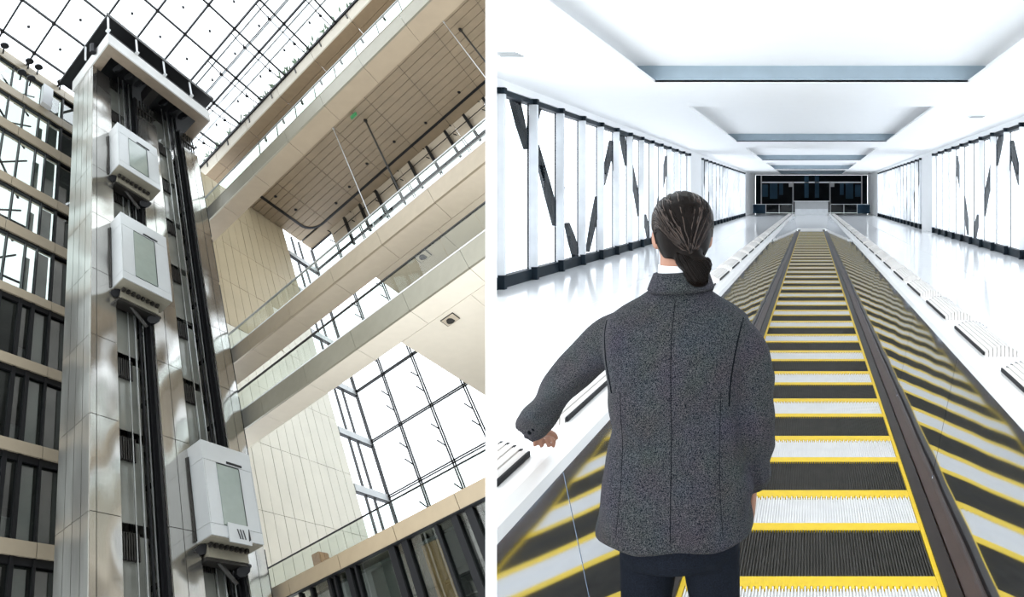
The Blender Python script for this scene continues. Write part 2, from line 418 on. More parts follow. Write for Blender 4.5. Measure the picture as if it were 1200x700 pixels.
# ------------------------------------------------------------------ lift tower
SEAM = [1.75, 5.49, 9.23, 12.97, 16.71, 20.45, 24.19, 27.93, 31.67, 36.0]
def tower():
    t = empty('lift_tower', H(16, 13.6, 1.75), 'tall brushed steel lift tower with two dark open shafts', 'lift tower')
    g = .014
    hb('core', 'dark_metal', t, 16.05, 18.0, 9.85, 10.95, 1.75, 38)
    hb('core', 'dark_metal', t, 16.05, 18.0, 12.95, 14.2, 1.75, 36)
    hb('core', 'dark_metal', t, 16.05, 18.0, 16.45, 17.47, 1.75, 36)
    for k in range(len(SEAM) - 1):
        c0, c1 = SEAM[k] + g, SEAM[k + 1] - g
        for b0, b1 in ((9.8, 10.06), (10.06, 11.0), (12.9, 13.52), (13.52, 14.25), (16.4, 17.0), (17.0, 17.52)):
            hb('steel_panel', 'brushed_steel', t, 16.0, 16.05, b0 + g, b1 - g, c0, c1)
        ctop = c1 if k < len(SEAM) - 2 else 38.0
        for a0, a1 in ((16.0, 16.5), (16.5, 17.0), (17.0, 17.5), (17.5, 18.05)):
            hb('steel_panel', 'brushed_steel_side', t, a0 + (.052 if a0 == 16 else g), a1 - g, 9.8, 9.85, c0, ctop)
        # column sides inside the shafts
        for b0, b1 in ((10.95, 11.0), (12.9, 12.95), (14.2, 14.25), (16.4, 16.45)):
            hb('steel_panel', 'brushed_steel_side', t, 16.06, 17.9, b0, b1, c0, c1)
    hb('corner_post', 'brushed_steel', t, 16.0, 16.2, 9.8, 10.06, 36.0, 38.0)
    for b0, b1 in ((11.0, 12.9), (14.25, 16.4)):
        w_ = b1 - b0
        hb('shaft_back', 'shaft_wall', t, 17.9, 18.0, b0, b1, 1.75, 40)
        for k in range(10):
            c = 1.75 + 3.74 * k
            hb('shaft_pane', 'shaft_glass', t, 16.5, 16.54, b0 + .03, b0 + .3 + w_ * .30, c + .1, c + 3.4)
            hb('shaft_pane', 'shaft_glass', t, 16.5, 16.54, b0 + .33 + w_ * .30, b0 + .3 + w_ * .56, c + .1, c + 3.4)
            hb('shaft_pane', 'shaft_glass', t, 17.3, 17.34, b0 + w_ * .50, b1 - .06, c + .9, c + 3.4)
            hb('landing_beam', 'dark_metal', t, 16.9, 17.8, b0, b1, c + 3.42, c + 3.66)
            vent = G(H)
            for j in range(7): vent.box(16.38, 16.44, b0 + .3 + j * .1, b0 + .35 + j * .1, c + 2.5, c + 3.45)
            vent.box(16.44, 16.47, b0 + .3, b0 + .98, c + 2.5, c + 3.45)
            vent.out('door_grille', 'dark_metal', t, 'L')
            hb('door_frame', 'black_metal', t, 17.1, 17.2, b0 + w_ * .58, b0 + w_ * .64, c + .2, c + 3.4)
            G(H).box(16.3, 17.0, b1 - .22, b1 - .1, c + 1.8, c + 1.95).out('rail_bracket', 'black_metal', t, 'L')
        for f, rr, mt in ((.40, .02, 'grey_metal'), (.58, .03, 'grey_metal'), (.72, .04, 'black_metal'), (.80, .025, 'grey_metal'), (.90, .06, 'black_metal')):
            b = b0 + w_ * f
            hb('guide_rail', mt, t, 16.28, 16.28 + rr * 2, b - rr, b + rr, 1.75, 39.6)
        hb('guide_rail', 'black_metal', t, 16.1, 16.35, b1 - .14, b1 - .02, 1.75, 38)
    # black cable duct down the tower's outer corner
    for k in range(9):
        c = SEAM[k]; hb('edge_strip', 'black_metal', t, 16.05, 16.3, 17.54, 17.62, c + .1, c + 3.6)
    # grilles above the columns
    for b0, b1 in ((10.06, 11.0), (12.9, 14.25), (16.4, 17.5)):
        q = G(H)
        for j in range(6): q.box(16.1, 16.16, b0 + (b1 - b0) * j / 6, b0 + (b1 - b0) * (j + .45) / 6, 36.02, 38)
        q.box(16.06, 16.18, b0, b1, 36.9, 37.05)
        q.out('top_grille', 'dark_metal', t, 'L')
        hb('top_back', 'black_metal', t, 16.6, 16.7, b0, b1, 36.02, 38)
    # canopy box over the shafts
    can = empty('canopy', H(15.5, 13.5, 38), parent=t)
    hb('fascia', 'canopy_white', can, 14.30, 14.38, 9.75, 17.5, 38.0, 39.2)
    hb('fascia', 'canopy_white', can, 14.38, 18.2, 9.75, 9.83, 38.0, 39.2)
    hb('fascia', 'canopy_white', can, 14.38, 18.2, 17.42, 17.5, 38.0, 39.2)
    hb('soffit_strip', 'canopy_soffit', can, 14.38, 14.95, 9.83, 17.42, 38.0, 38.08)
    hb('soffit_strip', 'canopy_soffit', can, 14.95, 16.05, 9.83, 10.35, 38.0, 38.08)
    hb('soffit_strip', 'canopy_soffit', can, 14.95, 16.6, 16.75, 17.42, 38.0, 38.08)
    hb('canopy_top', 'black_metal', can, 14.38, 18.2, 9.83, 17.42, 39.5, 39.6)
    hb('recess_wall', 'dark_metal', can, 14.95, 15.0, 10.35, 16.75, 38.08, 39.5)
    hb('recess_beam', 'dark_metal', can, 14.95, 16.2, 13.4, 13.9, 38.2, 39.4)
    for b in (11.2, 12.0, 12.7, 14.6, 15.4, 16.1):
        G(H).tube((15.4, b - .06, 38.55), (15.4, b + .06, 38.55), .3, 10).out('sheave', 'black_metal', can, 'L')
    # flat black roof carried on white hangers
    rf = empty('top_roof', H(16, 13.8, 41), parent=t)
    hb('roof_slab', 'black_metal', rf, 14.15, 19.6, 9.6, 18.0, 41.0, 41.25)
    hb('roof_lip', 'dark_metal', rf, 14.10, 14.15, 9.55, 18.05, 40.95, 41.3)
    for b in (9.7, 11.72, 13.81, 15.96):
        G(H).tube((14.2, b, 41.0), (14.2, b, 39.3), .045, 6).box(14.1, 14.35, b - .1, b + .1, 39.2, 39.3).out('hanger', 'white_paint', rf, 'L')
    G(H).tube((16.58, 9.65, 41.0), (16.58, 9.65, 39.3), .045, 6).out('hanger', 'white_paint', rf, 'L')
    G(H).tube((15.6, 9.55, 38.5), (15.6, 9.55, 39.5), .13, 8).out('floodlight', 'black_metal', rf, 'L')
tower()

def lift_car(b0, c0, c1, label, logo=False, clear=False):
    b1 = b0 + 2.58; am = 15.18
    t = empty('lift_car', H(am, (b0 + b1) / 2, c0), label, 'lift car', 'white lift cars on the steel tower')
    top, low = c1 - .85, c0 + .5
    hb('car_header', 'car_white', t, am, 16.0, b0, b1, top + .015, c1)
    hb('car_apron', 'car_white', t, am, 16.0, b0, b1, c0 + .04, low - .015)
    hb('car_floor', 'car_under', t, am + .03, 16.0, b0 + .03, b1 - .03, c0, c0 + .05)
    w0, w1 = b0 + .66, b0 + 1.8
    hb('side_panel', 'car_white', t, am, 16.0, b0, b0 + .05, low, top)
    hb('side_panel', 'car_white', t, am, 16.0, b1 - .05, b1, low, top)
    hb('front_panel', 'car_white', t, am, am + .06, b0 + .06, w0, low, top)
    hb('front_panel', 'car_white', t, am, am + .06, w1, b1 - .06, low, top)
    hb('inner_wall', 'car_glass' if not clear else 'blind_grey', t, am + .55, am + .6, b0 + .06, b1 - .06, low, top)
    w_ = hb('front_window', 'car_glass', t, am - .02, am + .02, w0, w1, low + .02, top - .05)
    hb('window_gasket', 'black_metal', w_, am - .03, am + .01, w1, w1 + .03, low + .02, top - .05)
    hb('window_gasket', 'black_metal', w_, am - .03, am + .01, w0, w1, top - .06, top - .03)
    hb('header_slot', 'black_metal', t, am - .03, am + .02, w0 + .55, w0 + 1.35, top + .08, top + .16)
    # running gear below the floor
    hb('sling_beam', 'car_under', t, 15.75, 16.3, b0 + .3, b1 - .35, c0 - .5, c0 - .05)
    gr = G(H).box(15.8, 16.3, b0 + .2, b1 - .2, c0 - .62, c0 - .5)
    for j in range(8): gr.box(15.6, 15.75, b0 + .3 + j * .25, b0 + .42 + j * .25, c0 - .16, c0 - .02)
    gr.out('sling_channel', 'dark_metal', t, 'L')
    G(H).tube((15.9, b0 + .15, c0 - .2), (16.05, b0 + .15, c0 - .2), .17, 8).out('roller', 'black_metal', t, 'L')
    G(H).tube((15.9, b1 - .55, c0 - .75), (16.05, b1 - .55, c0 - .75), .2, 8).out('roller', 'black_metal', t, 'L')
    G(H).tube((15.9, b0 + .5, c0 - .3), (16.1, b1 - .8, c0 - 1.2), .06, 6).out('strut', 'dark_metal', t, 'L')
    hb('edge_fin', 'dark_metal', t, 15.95, 16.1, b0 - .06, b0, c0 + .1, c1 - .4)
    if logo:
        pl = hb('sign_plate', 'car_white', t, am - .05, am, b0 + .8, b0 + 1.9, c0 - .12, c0 + .62)
        for j, (x0, x1) in enumerate(((1.22, 1.32), (1.36, 1.44), (1.50, 1.58), (1.66, 1.86))):
            G(H).prism([(b0 + x0, c0 + .42), (b0 + x0 + .045, c0 + .42), (b0 + x1 + .045, c0 + .06), (b0 + x1, c0 + .06)] if j < 3 else
                       [(b0 + x0 + .1, c0 + .02), (b0 + x1, c0 + .08), (b0 + x1 - .02, c0 + .5), (b0 + x1 - .05, c0 + .5)], 0, am - .065, am - .05).out('mark', 'black_metal', pl, 'L')
lift_car(10.79, 27.85, 31.75, 'topmost white lift car, high in the shaft under the canopy', clear=True)
lift_car(10.79, 19.68, 24.1, 'white lift car hanging directly below another car in the same shaft')
lift_car(14.08, 8.75, 12.7, 'lowest white lift car, alone in its shaft, with a logo plate', logo=True)

# ------------------------------------------------------------------ end wall of planks, end glazing
S2 = 1.0739
def end_wall():
    r = empty('wall_end', H(AW, 24, 4.5), 'tall cream wall of upright planks to the right of the lift tower', kind='structure')
    hb('backing', 'dark_metal', r, AW + .12, AW + .3, 19.6, B4, 4.3, CT + .3)
    seams = [4.3] + [S2 * c for c in (7.8, 11.5, 15.2, 18.9, 22.6, 26.3, 30.0, 33.7, 36.6)]
    n = 12; e = [19.6 + (B4 - 19.6) * i / n for i in range(n + 1)]
    for i in range(n):
        for k in range(len(seams) - 1):
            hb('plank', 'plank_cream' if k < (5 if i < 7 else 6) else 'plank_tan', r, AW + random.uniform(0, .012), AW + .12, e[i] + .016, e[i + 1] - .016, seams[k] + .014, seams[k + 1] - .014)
    q = empty('window_1', H(AW, 30.5, 9), 'narrow upright strip of glazing with white bands beside the plank wall', kind='structure')
    lv = [S2 * c for c in (7, 10.7, 14.5, 18.3, 22.2, 26.1, 30.0, 33.9, 36.4)]
    for k in range(len(lv) - 1):
        for b0, b1 in ((B4 + .05, 29.8), (29.9, 30.7), (30.8, B3 - .1)):
            hb('pane', 'clear_pane', q, AW + .1, AW + .13, b0, b1, lv[k] + .2, lv[k + 1] - .3)
        hb('band', 'white_paint', q, AW - .02, AW + .25, B4 + .05, B3, lv[k] - .3, lv[k] + .2)
        hb('transom', 'black_metal', q, AW - .03, AW + .2, B4 + .05, B3, lv[k] - .36, lv[k] - .3)
    for b in (29.85, 30.75): hb('mullion', 'dark_metal', q, AW + .05, AW + .2, b - .05, b + .05, 7, CT)
end_wall()

def outer_glazing():
    r = empty('window_2', H(8, B3, 7), 'tall outer glass wall with dark double mullions behind the galleries', kind='structure')
    am = [AW - 2.47 * i for i in range(11)]
    cc = [3.4] + [S2 * c for c in (6.9, 10.7, 14.55, 18.35, 22.2, 26.1, 30.0, 34.0)] + [CT]
    for i, a in enumerate(am):
        for d in (-.09, .05): hb('mullion', 'black_metal', r, a + d, a + d + .045, B3 - .12, B3 + .05, 3.4, CT)
        if i:
            for c in cc[1:-1]:
                G(H).tube((a, B3 - .2, c + 1.0), (a + .3, B3 - .45, c + 1.5), .035, 5).tube((a, B3 - .2, c + 2.2), (a + .3, B3 - .45, c + 2.7), .035, 5).out('bracket', 'black_metal', r, 'L')
    for i in range(len(am) - 1):
        for k in range(len(cc) - 1):
            hb('pane', 'outer_pane', r, am[i + 1] + .1, am[i] - .1, B3, B3 + .03, cc[k] + .06, cc[k + 1] - .12)
    for c in cc:
        for d in (-.10, .04): hb('transom', 'black_metal', r, am[-1], am[0], B3 - .08, B3 + .06, c + d, c + d + .045)
outer_glazing()
def spandrel_band():
    # beige panel band above the top windows of the outer wall, crossed by short dark posts
    r = empty('trim_1', H(5, B3 - .4, 34), 'beige panel band with short dark posts under the slatted soffit', kind='structure')
    e = [-6.4 + 2.47 * i for i in range(10)]
    for i in range(9): hb('panel', 'pale_soffit', r, e[i] + .01, e[i + 1] - .01, B3 - .35, B3 - .25, 37.1, CT)
    a = -5.8
    while a < 14.5:
        hb('post', 'black_metal', r, a - .09, a + .09, B3 - .8, B3 - .53, 35.4, 38.6); a += 1.66
    hb('cable', 'black_metal', r, -6.4, 15.5, B3 - .66, B3 - .62, 37.9, 37.96)
    hb('guard_bars', 'grey_metal', r, -6.4, 12.3, B3 - .86, B3 - .8, 35.3, 35.4)
spandrel_band()

# ------------------------------------------------------------------ galleries and bridges
A_R, A_L = -5.0, 20.6
def rail(t, c0, c1, b, rail_mat, a_lo=A_R, a_hi=A_L, step=1.6, thick=.05):
    a = a_hi
    while a > a_lo:
        n = a - step
        hb('glass_panel', 'rail_glass', t, n + .012, a - .012, b, b + .025, c0, c1)
        a = n
    hb('handrail', rail_mat, t, a_lo, a_hi, b - .03, b + .06, c1, c1 + thick)
def roof_edge():
    t = empty('roof_edge', H(8, B1, 41.4), 'cream roof edge beam with tan soffit along the glass roof', 'roof edge')
    for i in range(8):
        a0 = -6 + i * 3.4; a1 = min(a0 + 3.4, 20.5)
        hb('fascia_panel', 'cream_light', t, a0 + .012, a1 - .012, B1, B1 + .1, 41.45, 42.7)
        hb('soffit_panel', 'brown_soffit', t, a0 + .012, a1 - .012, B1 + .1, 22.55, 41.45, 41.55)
        hb('soffit_panel', 'brown_soffit', t, a0 + .012, a1 - .012, 22.58, 23.0, 41.45, 41.55)
    hb('edge_gutter', 'black_metal', t, -6, 20.5, B1 - .12, B1, 42.55, 42.75)
    hb('roof_deck', 'cream_light', t, -6, 20.5, B1 + .1, 23.0, 42.5, 42.7)
    a = -5.35
    while a < 19:
        hb('rail_stub', 'dark_metal', t, a - .04, a + .04, B1 - .06, B1, 41.9, 42.55); a += 2.42
    # slim posts of the window band below the soffit
    a = -5.0
    while a < 15.5:
        hb('window_post', 'dark_metal', t, a - .06, a + .06, 23.0, 23.15, 40.9, 41.6)
        G(H).tube((a + .55, 22.95, 41.5), (a + .85, 22.95, 39.2), .03, 5).out('stay', 'dark_metal', t, 'L')
        a += 1.9
    hb('clerestory', 'rail_glass', t, -6, 20.5, 23.2, 23.23, 39.9, 41.45)
roof_edge()
def soffit():
    t = empty('ceiling_slatted', H(6, 25, CT), 'wide tan soffit of long slats with a curved dark slot above the footbridges', kind='structure')
    c = CT
    sm = [S2 * (.66 + 2.74 * i) for i in range(-3, 7)]; sm[-1] = AW - .02
    b0, bs = 24.6, 30.87
    hb('slab', 'dark_metal', t, -6, AW, b0, B3, c + .3, c + 1.0)
    n = 10; e = [b0 + (bs - b0) * i / n for i in range(n + 1)]
    for i in range(len(sm) - 1):
        for j in range(n):
            hb('slat', 'slat_tan', t, sm[i] + .012, sm[i + 1] - .012, e[j] + .02, e[j + 1] - .02, c + .03 + random.uniform(0, .01), c + .12)
        hb('slat', 'slat_tan', t, sm[i] + .012, sm[i + 1] - .012, bs + .2, B3 - .05, c + .03, c + .12)
    # dark slot that runs along the soffit and turns the corner at the plank wall
    bl, al, R_ = bs + .1, 17.05, 1.3
    path = [(-6, bl)] + [(al - R_, bl)] + [(al - R_ + R_ * math.sin(x), bl - R_ + R_ * math.cos(x)) for x in [math.pi / 2 * i / 8 for i in range(1, 9)]] + [(al, b0 + .1)]
    g = G(H)
    for (a0, b0_), (a1, b1_) in zip(path, path[1:]):
        d = math.hypot(a1 - a0, b1_ - b0_); na, nb = -(b1_ - b0_) / d * .1, (a1 - a0) / d * .1
        k = len(g.v)
        for z in (c - .02, c + .06):
            for (x, y) in ((a0 + na, b0_ + nb), (a0 - na, b0_ - nb), (a1 - na, b1_ - nb), (a1 + na, b1_ + nb)): g.v.append(H(x, y, z))
        g.f += [(k, k + 1, k + 2, k + 3), (k + 4, k + 5, k + 6, k + 7), (k, k + 1, k + 5, k + 4), (k + 1, k + 2, k + 6, k + 5), (k + 2, k + 3, k + 7, k + 6), (k + 3, k, k + 4, k + 7)]
    g.out('light_slot', 'black_metal', t, 'L')
    for a, b in ((6.77, 27.55), (4.46, 28.14), (1.69, 28.06), (9.13, 27.4), (11.2, 27.9), (12.79, 28.21), (15.2, 24.14), (15.1, 26.19)):
        a *= S2; b *= S2
        G(H).tube((a, b, c - .04), (a, b, c + .06), .09, 8).out('downlight', 'black_metal', t, 'L')
    ex = empty('exit_sign', H(7.87, 25.45, c - .45), 'small green exit sign hanging from the slatted soffit', 'sign')
    hb('sign_box', 'exit_green', ex, 7.65, 8.15, 25.3, 25.4, c - .42, c - .1)
    hb('sign_bracket', 'black_metal', ex, 7.85, 7.91, 25.33, 25.37, c - .1, c + .03)
soffit()
for a, b, c0, c1, rr, mt, lab in ((7.4, BK + .05, 19.95, 30.32, .018, 'grey_metal', 'thin pale hanger rod joining the top footbridge to the one below'), (7.62, 26.45, 19.95, CT + .03, .05, 'dark_metal', 'dark hanger rod beside the green exit sign'),
                      (-.04, BK + .05, 19.95, 30.32, .018, 'grey_metal', 'thin pale hanger rod near the dividing wall'), (-.56, 26.35, 19.95, CT + .03, .05, 'dark_metal', 'dark hanger rod near the dividing wall')):
    t = empty('hanger_rod', H(a, b, c0), lab, 'rod', 'hanger rods between the footbridges and the soffit')
    G(H).tube((a, b, c0), (a, b, c1), rr, 6).out('rod', mt, t, 'L')
    G(H).tube((a, b, c1 - .2), (a, b, c1), rr * 2, 6).out('rod_socket', mt, t, 'L')

AS = 8.23                      # the wide landings begin here
def bridge(name, label, c0, c1, crail, fmat, smat, rail_mat, cap, wide=True):
    t = empty(name, H(8, BR, c0), label, 'bridge', 'footbridges across the atrium')
    e = [20.6 - 2.75 * i for i in range(10)]
    for i in range(9):
        hb('fascia_panel', fmat, t, e[i + 1] + .006, e[i] - .006, BR, BR + .12, c0, c1)
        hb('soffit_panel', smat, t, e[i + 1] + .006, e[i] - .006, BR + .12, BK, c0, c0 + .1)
    hb('deck', 'pale_soffit', t, A_R, A_L, BR + .12, BK, c0 + .1, c1 - .2)
    if wide:
        e = [AS - 3.4 * i for i in range(5)]
        for i in range(4): hb('soffit_panel', smat, t, e[i + 1] + .006, e[i] - .006, BK + .03, B3 - .3, c0, c0 + .1)
        hb('deck', 'pale_soffit', t, A_R, AS, BK, B3 - .3, c0 + .1, c1 - .2)
    hb('coping', cap, t, A_R, A_L, BR - .02, BR + .14, c1, c1 + .04)
    rail(t, c1 + .04, crail, BR + .06, rail_mat, thick=.06)
    return t
bridge('footbridge', 'topmost footbridge with broad fascia just under the glass roof', 30.25, 31.3, 32.5, 'fascia_grey', 'sand_soffit', 'grey_metal', 'fascia_grey', False)
mid_bridge = bridge('footbridge', 'middle footbridge with glass guard and sand-coloured fascia', 19.0, 19.9, 20.95, 'fascia_bronze', 'pale_soffit', 'grey_metal', 'white_paint')
bridge('footbridge', 'lowest footbridge with grey fascia and bright white coping line', 15.12, 16.1, 17.28, 'fascia_grey', 'soffit_light', 'dark_metal', 'white_paint')
def bar_guard():
    t = empty('bar_guard', H(3, BK, 19.9), parent=mid_bridge)
    a = -4.9
    while a < AS:
        hb('post', 'grey_metal', t, a - .08, a + .08, BK - .1, BK - .05, 19.7, 21.2); a += 1.3
    for i in range(5): hb('bar', 'dark_metal', t, A_R, AS, BK - .16, BK - .14, 20.15 + i * .2, 20.17 + i * .2)
    a = -4.5
    while a < AS:
        hb('upright', 'dark_metal', t, a - .015, a + .015, BK - .16, BK - .14, 19.7, 21.1); a += .42
    hb('top_rail', 'white_paint', t, A_R, AS, BK - .16, BK - .08, 21.15, 21.2)
bar_guard()
for a, b, c, lab in ((6.15, 19.95, 15.12, 'square soffit speaker with round grille under the lowest footbridge'), (6.11, 20.1, 19.0, 'square soffit speaker with round grille under the middle footbridge')):
    t = empty('soffit_speaker', H(a, b, c - .1), lab, 'speaker')
    hb('frame', 'dark_metal', t, a - .30, a + .30, b - .30, b + .30, c - .03, c)
    hb('plate', 'pale_soffit', t, a - .27, a + .27, b - .27, b + .27, c - .045, c - .03)
    G(H).tube((a, b, c - .10), (a, b, c - .045), .14, 14).out('cone', 'dark_metal', t, 'L')

def lower_floor():
    t = empty('balcony', H(10, BR, 7.1), 'low balcony with sand ledge and clear glass guard with black rail', 'balcony')
    e = [20.6 - 2.55 * i for i in range(10)]
    for i in range(9): hb('ledge_panel', 'ledge_cream', t, e[i + 1] + .01, e[i] - .01, BR, BR + .2, 7.15, 7.72)
    hb('deck', 'pale_soffit', t, A_R, AW - .1, BR + .2, B3 - .2, 7.2, 7.66)
    hb('ledge_gasket', 'black_metal', t, A_R, A_L, BR - .02, BR + .22, 7.11, 7.15)
    rail(t, 7.72, 8.56, BR + .1, 'black_metal', thick=.03)
    b = empty('brown_cabinet', H(15.1, 20, 7.66), 'small brown cabinet behind the glass guard of the low balcony', 'cabinet')
    hb('cabinet_body', 'wood_brown', b, 15.1, 15.5, 19.75, 20.35, 7.66, 8.95)
    hb('cabinet_door', 'wood_brown', b, 15.06, 15.09, 19.77, 20.03, 7.7, 8.9); hb('cabinet_door', 'wood_brown', b, 15.06, 15.09, 20.05, 20.33, 7.7, 8.9)
    q = empty('wall_lower', H(10, BR + .3, 2), 'dark glazed wall with heavy black mullions below the sand ledge', kind='structure')
    f = BR / B1
    mu = [(18.2, .05), (17.5, .05), (16.43, .07), (16.1, .05), (15.3, .13), (14.9, .05), (12.93, .15), (12.26, .15), (10.69, .07), (9.84, .14), (9.15, .16), (7.6, .08), (6.8, .15), (6.1, .15), (4.5, .1)]
    mu = [(a * f, h * f) for a, h in mu]
    for a, h in mu: hb('mullion', 'black_metal', q, a - h, a + h, BR + .1, BR + .38, 1.6, 7.11)
    for (a0, h0), (a1, h1) in zip(mu, mu[1:]):
        hb('pane', 'facade_glass', q, a1 + h1, a0 - h0, BR + .2, BR + .22, 1.6, 7.1)
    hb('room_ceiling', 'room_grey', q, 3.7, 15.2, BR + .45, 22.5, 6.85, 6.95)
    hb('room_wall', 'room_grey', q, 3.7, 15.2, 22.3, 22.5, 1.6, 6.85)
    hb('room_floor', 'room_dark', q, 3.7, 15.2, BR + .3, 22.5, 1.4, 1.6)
    hb('curtain', 'wood_brown', q, 9.2, 9.9, BR + .6, BR + .75, 1.6, 6.85)
    hb('curtain', 'room_grey', q, 11.0, 12.2, BR + .7, BR + .8, 1.6, 6.85)
    for a in (10.5, 7.9, 8.5, 7.2): hb('inner_post', 'grey_metal', q, a - .05, a + .05, BR + 1.1, BR + 1.2, 1.6, 6.85)
    for i in range(3): hb('inner_rail', 'grey_metal', q, 3.7, 10.8, BR + 1.25, BR + 1.3, 4.2 + i * .4, 4.24 + i * .4)
lower_floor()

# ================================================================== WALKWAY HALL
SW, ZC, YE, YB = 5.93, 4.0, 72.0, -7.0
ZT = 3.81
def hall_shell():
    f = empty('floor', (0, 30, 0), 'glossy white floor on both sides of the moving walkway', kind='structure')
    # slabs either side of the walkway
    y = YB
    while y < YE:
        for x0, x1 in ((-SW, -3.6), (-3.59, -1.25), (1.25, 3.59), (3.6, SW)):
            y1 = min(y + 2.4, YE)
            rb('floor_slab', 'floor_white', f, x0, x1, y + .002, y1 - .002, -.12, 0)
        y += 2.4
    rb('floor_slab', 'floor_white', f, -1.25, 1.25, 37.5, YE, -.12, 0)
    c = empty('ceiling', (0, 30, ZC), 'white ceiling with long recessed light coffers above the walkway', kind='structure')
    ends = [13.4, 28.0, 42.5, 56.5, 69.5]; Ln = 11.0; so, si = 3.07, 3.42
    th = .05
    rb('ceiling_strip', 'hall_white', c, -SW, -so, YB, YE, ZC, ZC + th)
    rb('ceiling_strip', 'hall_white', c, so, SW, YB, YE, ZC, ZC + th)
    edges = [YB]
    for e in ends: edges += [e - Ln, e]
    edges.append(YE)
    for i in range(0, len(edges), 2): rb('ceiling_strip', 'hall_white', c, -so, so, edges[i], edges[i + 1], ZC, ZC + th)
    for e in ends:
        y0, y1 = e - Ln, e; zt = ZC + .33
        k = empty('coffer', (0, (y0 + y1) / 2, ZC), parent=c)
        rb('coffer_top', 'hall_white', k, -si - .05, si + .05, y0 - .3, y1 + .05, zt, zt + .05)
        rb('coffer_end', 'coffer_shade', k, -si, si, y1, y1 + .04, ZC + .01, zt)  # far face: its blue-grey shading is put into the colour
        rb('coffer_end', 'hall_white', k, -si, si, y0 - .3, y0 - .26, ZC + th, zt)
        rb('coffer_side', 'hall_white', k, -si - .05, -si, y0 - .3, y1 + .05, ZC + th, zt)
        rb('coffer_side', 'hall_white', k, si, si + .05, y0 - .3, y1 + .05, ZC + th, zt)
    # vents
    for x, y, lab in ((-4.72, 10.6, 'small slotted ceiling vent beside the dividing wall'), (4.6, 19.0, 'small slotted ceiling vent above the right-hand windows')):
        t = empty('ceiling_vent', (x, y, ZC - .03), lab, 'vent')
        rb('vent_frame', 'fin_silver', t, x - .22, x + .22, y - .22, y + .22, ZC - .02, ZC)
        for i in range(4): rb('vent_slat', 'grey_metal', t, x - .18, x + .18, y - .17 + i * .1, y - .13 + i * .1, ZC - .035, ZC - .02)
hall_shell()

def window_bank(s, y0, y1, n, idx, label, first):
    r = empty('window_%d' % idx, (s * SW, (y0 + y1) / 2, 0), label, kind='structure')
    p = (y1 - y0) / n
    X = lambda a, b: (min(s * a, s * b), max(s * a, s * b))
    x0, x1 = X(SW - .02, SW + .16)
    rb('plinth', 'window_frame_dark', r, x0, x1, y0, y1, 0, .225)
    x0, x1 = X(SW - .04, SW + .16)
    rb('head_frame', 'window_frame_dark', r, x0, x1, y0, y1, ZT - .10, ZT)
    for i in range(n + 1):
        y = y0 + i * p
        x0, x1 = X(SW - .12, SW + .05)
        rb('fin', 'fin_silver', r, x0, x1, y - .035, y + .035, .225, ZT - .02)
        x0, x1 = X(SW - .13, SW)
        rb('fin_foot', 'window_frame_dark', r, x0, x1, y - .05, y + .05, 0, .27)
        rb('fin_head', 'window_frame_dark', r, x0, x1, y - .05, y + .05, ZT - .1, ZT + .02)
        rb('mullion', 'window_frame_dark', r, *X(SW + .06, SW + .09), y - .035, y - .015, .225, ZT - .1)
        if i < n:
            rb('pane', 'clear_pane', r, *X(SW + .07, SW + .08), y + .035, y + p - .035, .225, ZT - .1)
    return r
def strut(t, s, y0, z0, y1, z1, w0, w1):
    X = s * (SW + .18)
    d = Vector((0, y1 - y0, z1 - z0)); n = Vector((0, -d.z, d.y)).normalized()
    g = G(); k = len(g.v)
    for (y, z, wd) in ((y0, z0, w0), ((y0 + y1) / 2, (z0 + z1) / 2, max(w0, w1) * .9), (y1, z1, w1)):
        for dx in (-.06, .06):
            for sg in (-1, 1): g.v.append(Vector((X + dx, y, z)) + n * wd * sg)
    for b in (0, 4): g.f += [(b, b + 1, b + 5, b + 4), (b + 2, b + 6, b + 7, b + 3), (b, b + 4, b + 6, b + 2), (b + 1, b + 3, b + 7, b + 5)]
    g.f += [(0, 2, 3, 1), (8, 9, 11, 10)]
    g.out('strut', 'strut_dark', t, 'R')
def bracing(s, y, bank):
    t = empty('steel_bracing', (s * (SW + .18), y + 3, 0), parent=bank)
    for a in ((-.55, 3.75, .05, 2.75, .13, .02), (.62, 3.75, .05, 2.75, .13, .02), (.55, 2.85, 1.75, 1.15, .05, .13), (2.15, 2.0, 1.75, 1.15, .02, .12), (2.45, 1.1, 3.1, .3, .04, .14),
              (4.0, .3, 4.9, 1.7, .02, .12), (5.15, .95, 4.9, 1.7, .02, .10), (5.35, 2.1, 6.25, 3.35, .05, .12), (6.65, 2.5, 6.25, 3.35, .02, .12)):
        strut(t, s, (y + a[0] * .98) * 1.03, a[1] * 1.03 - .05, (y + a[2] * .98) * 1.03, a[3] * 1.03 - .05, a[4], a[5])
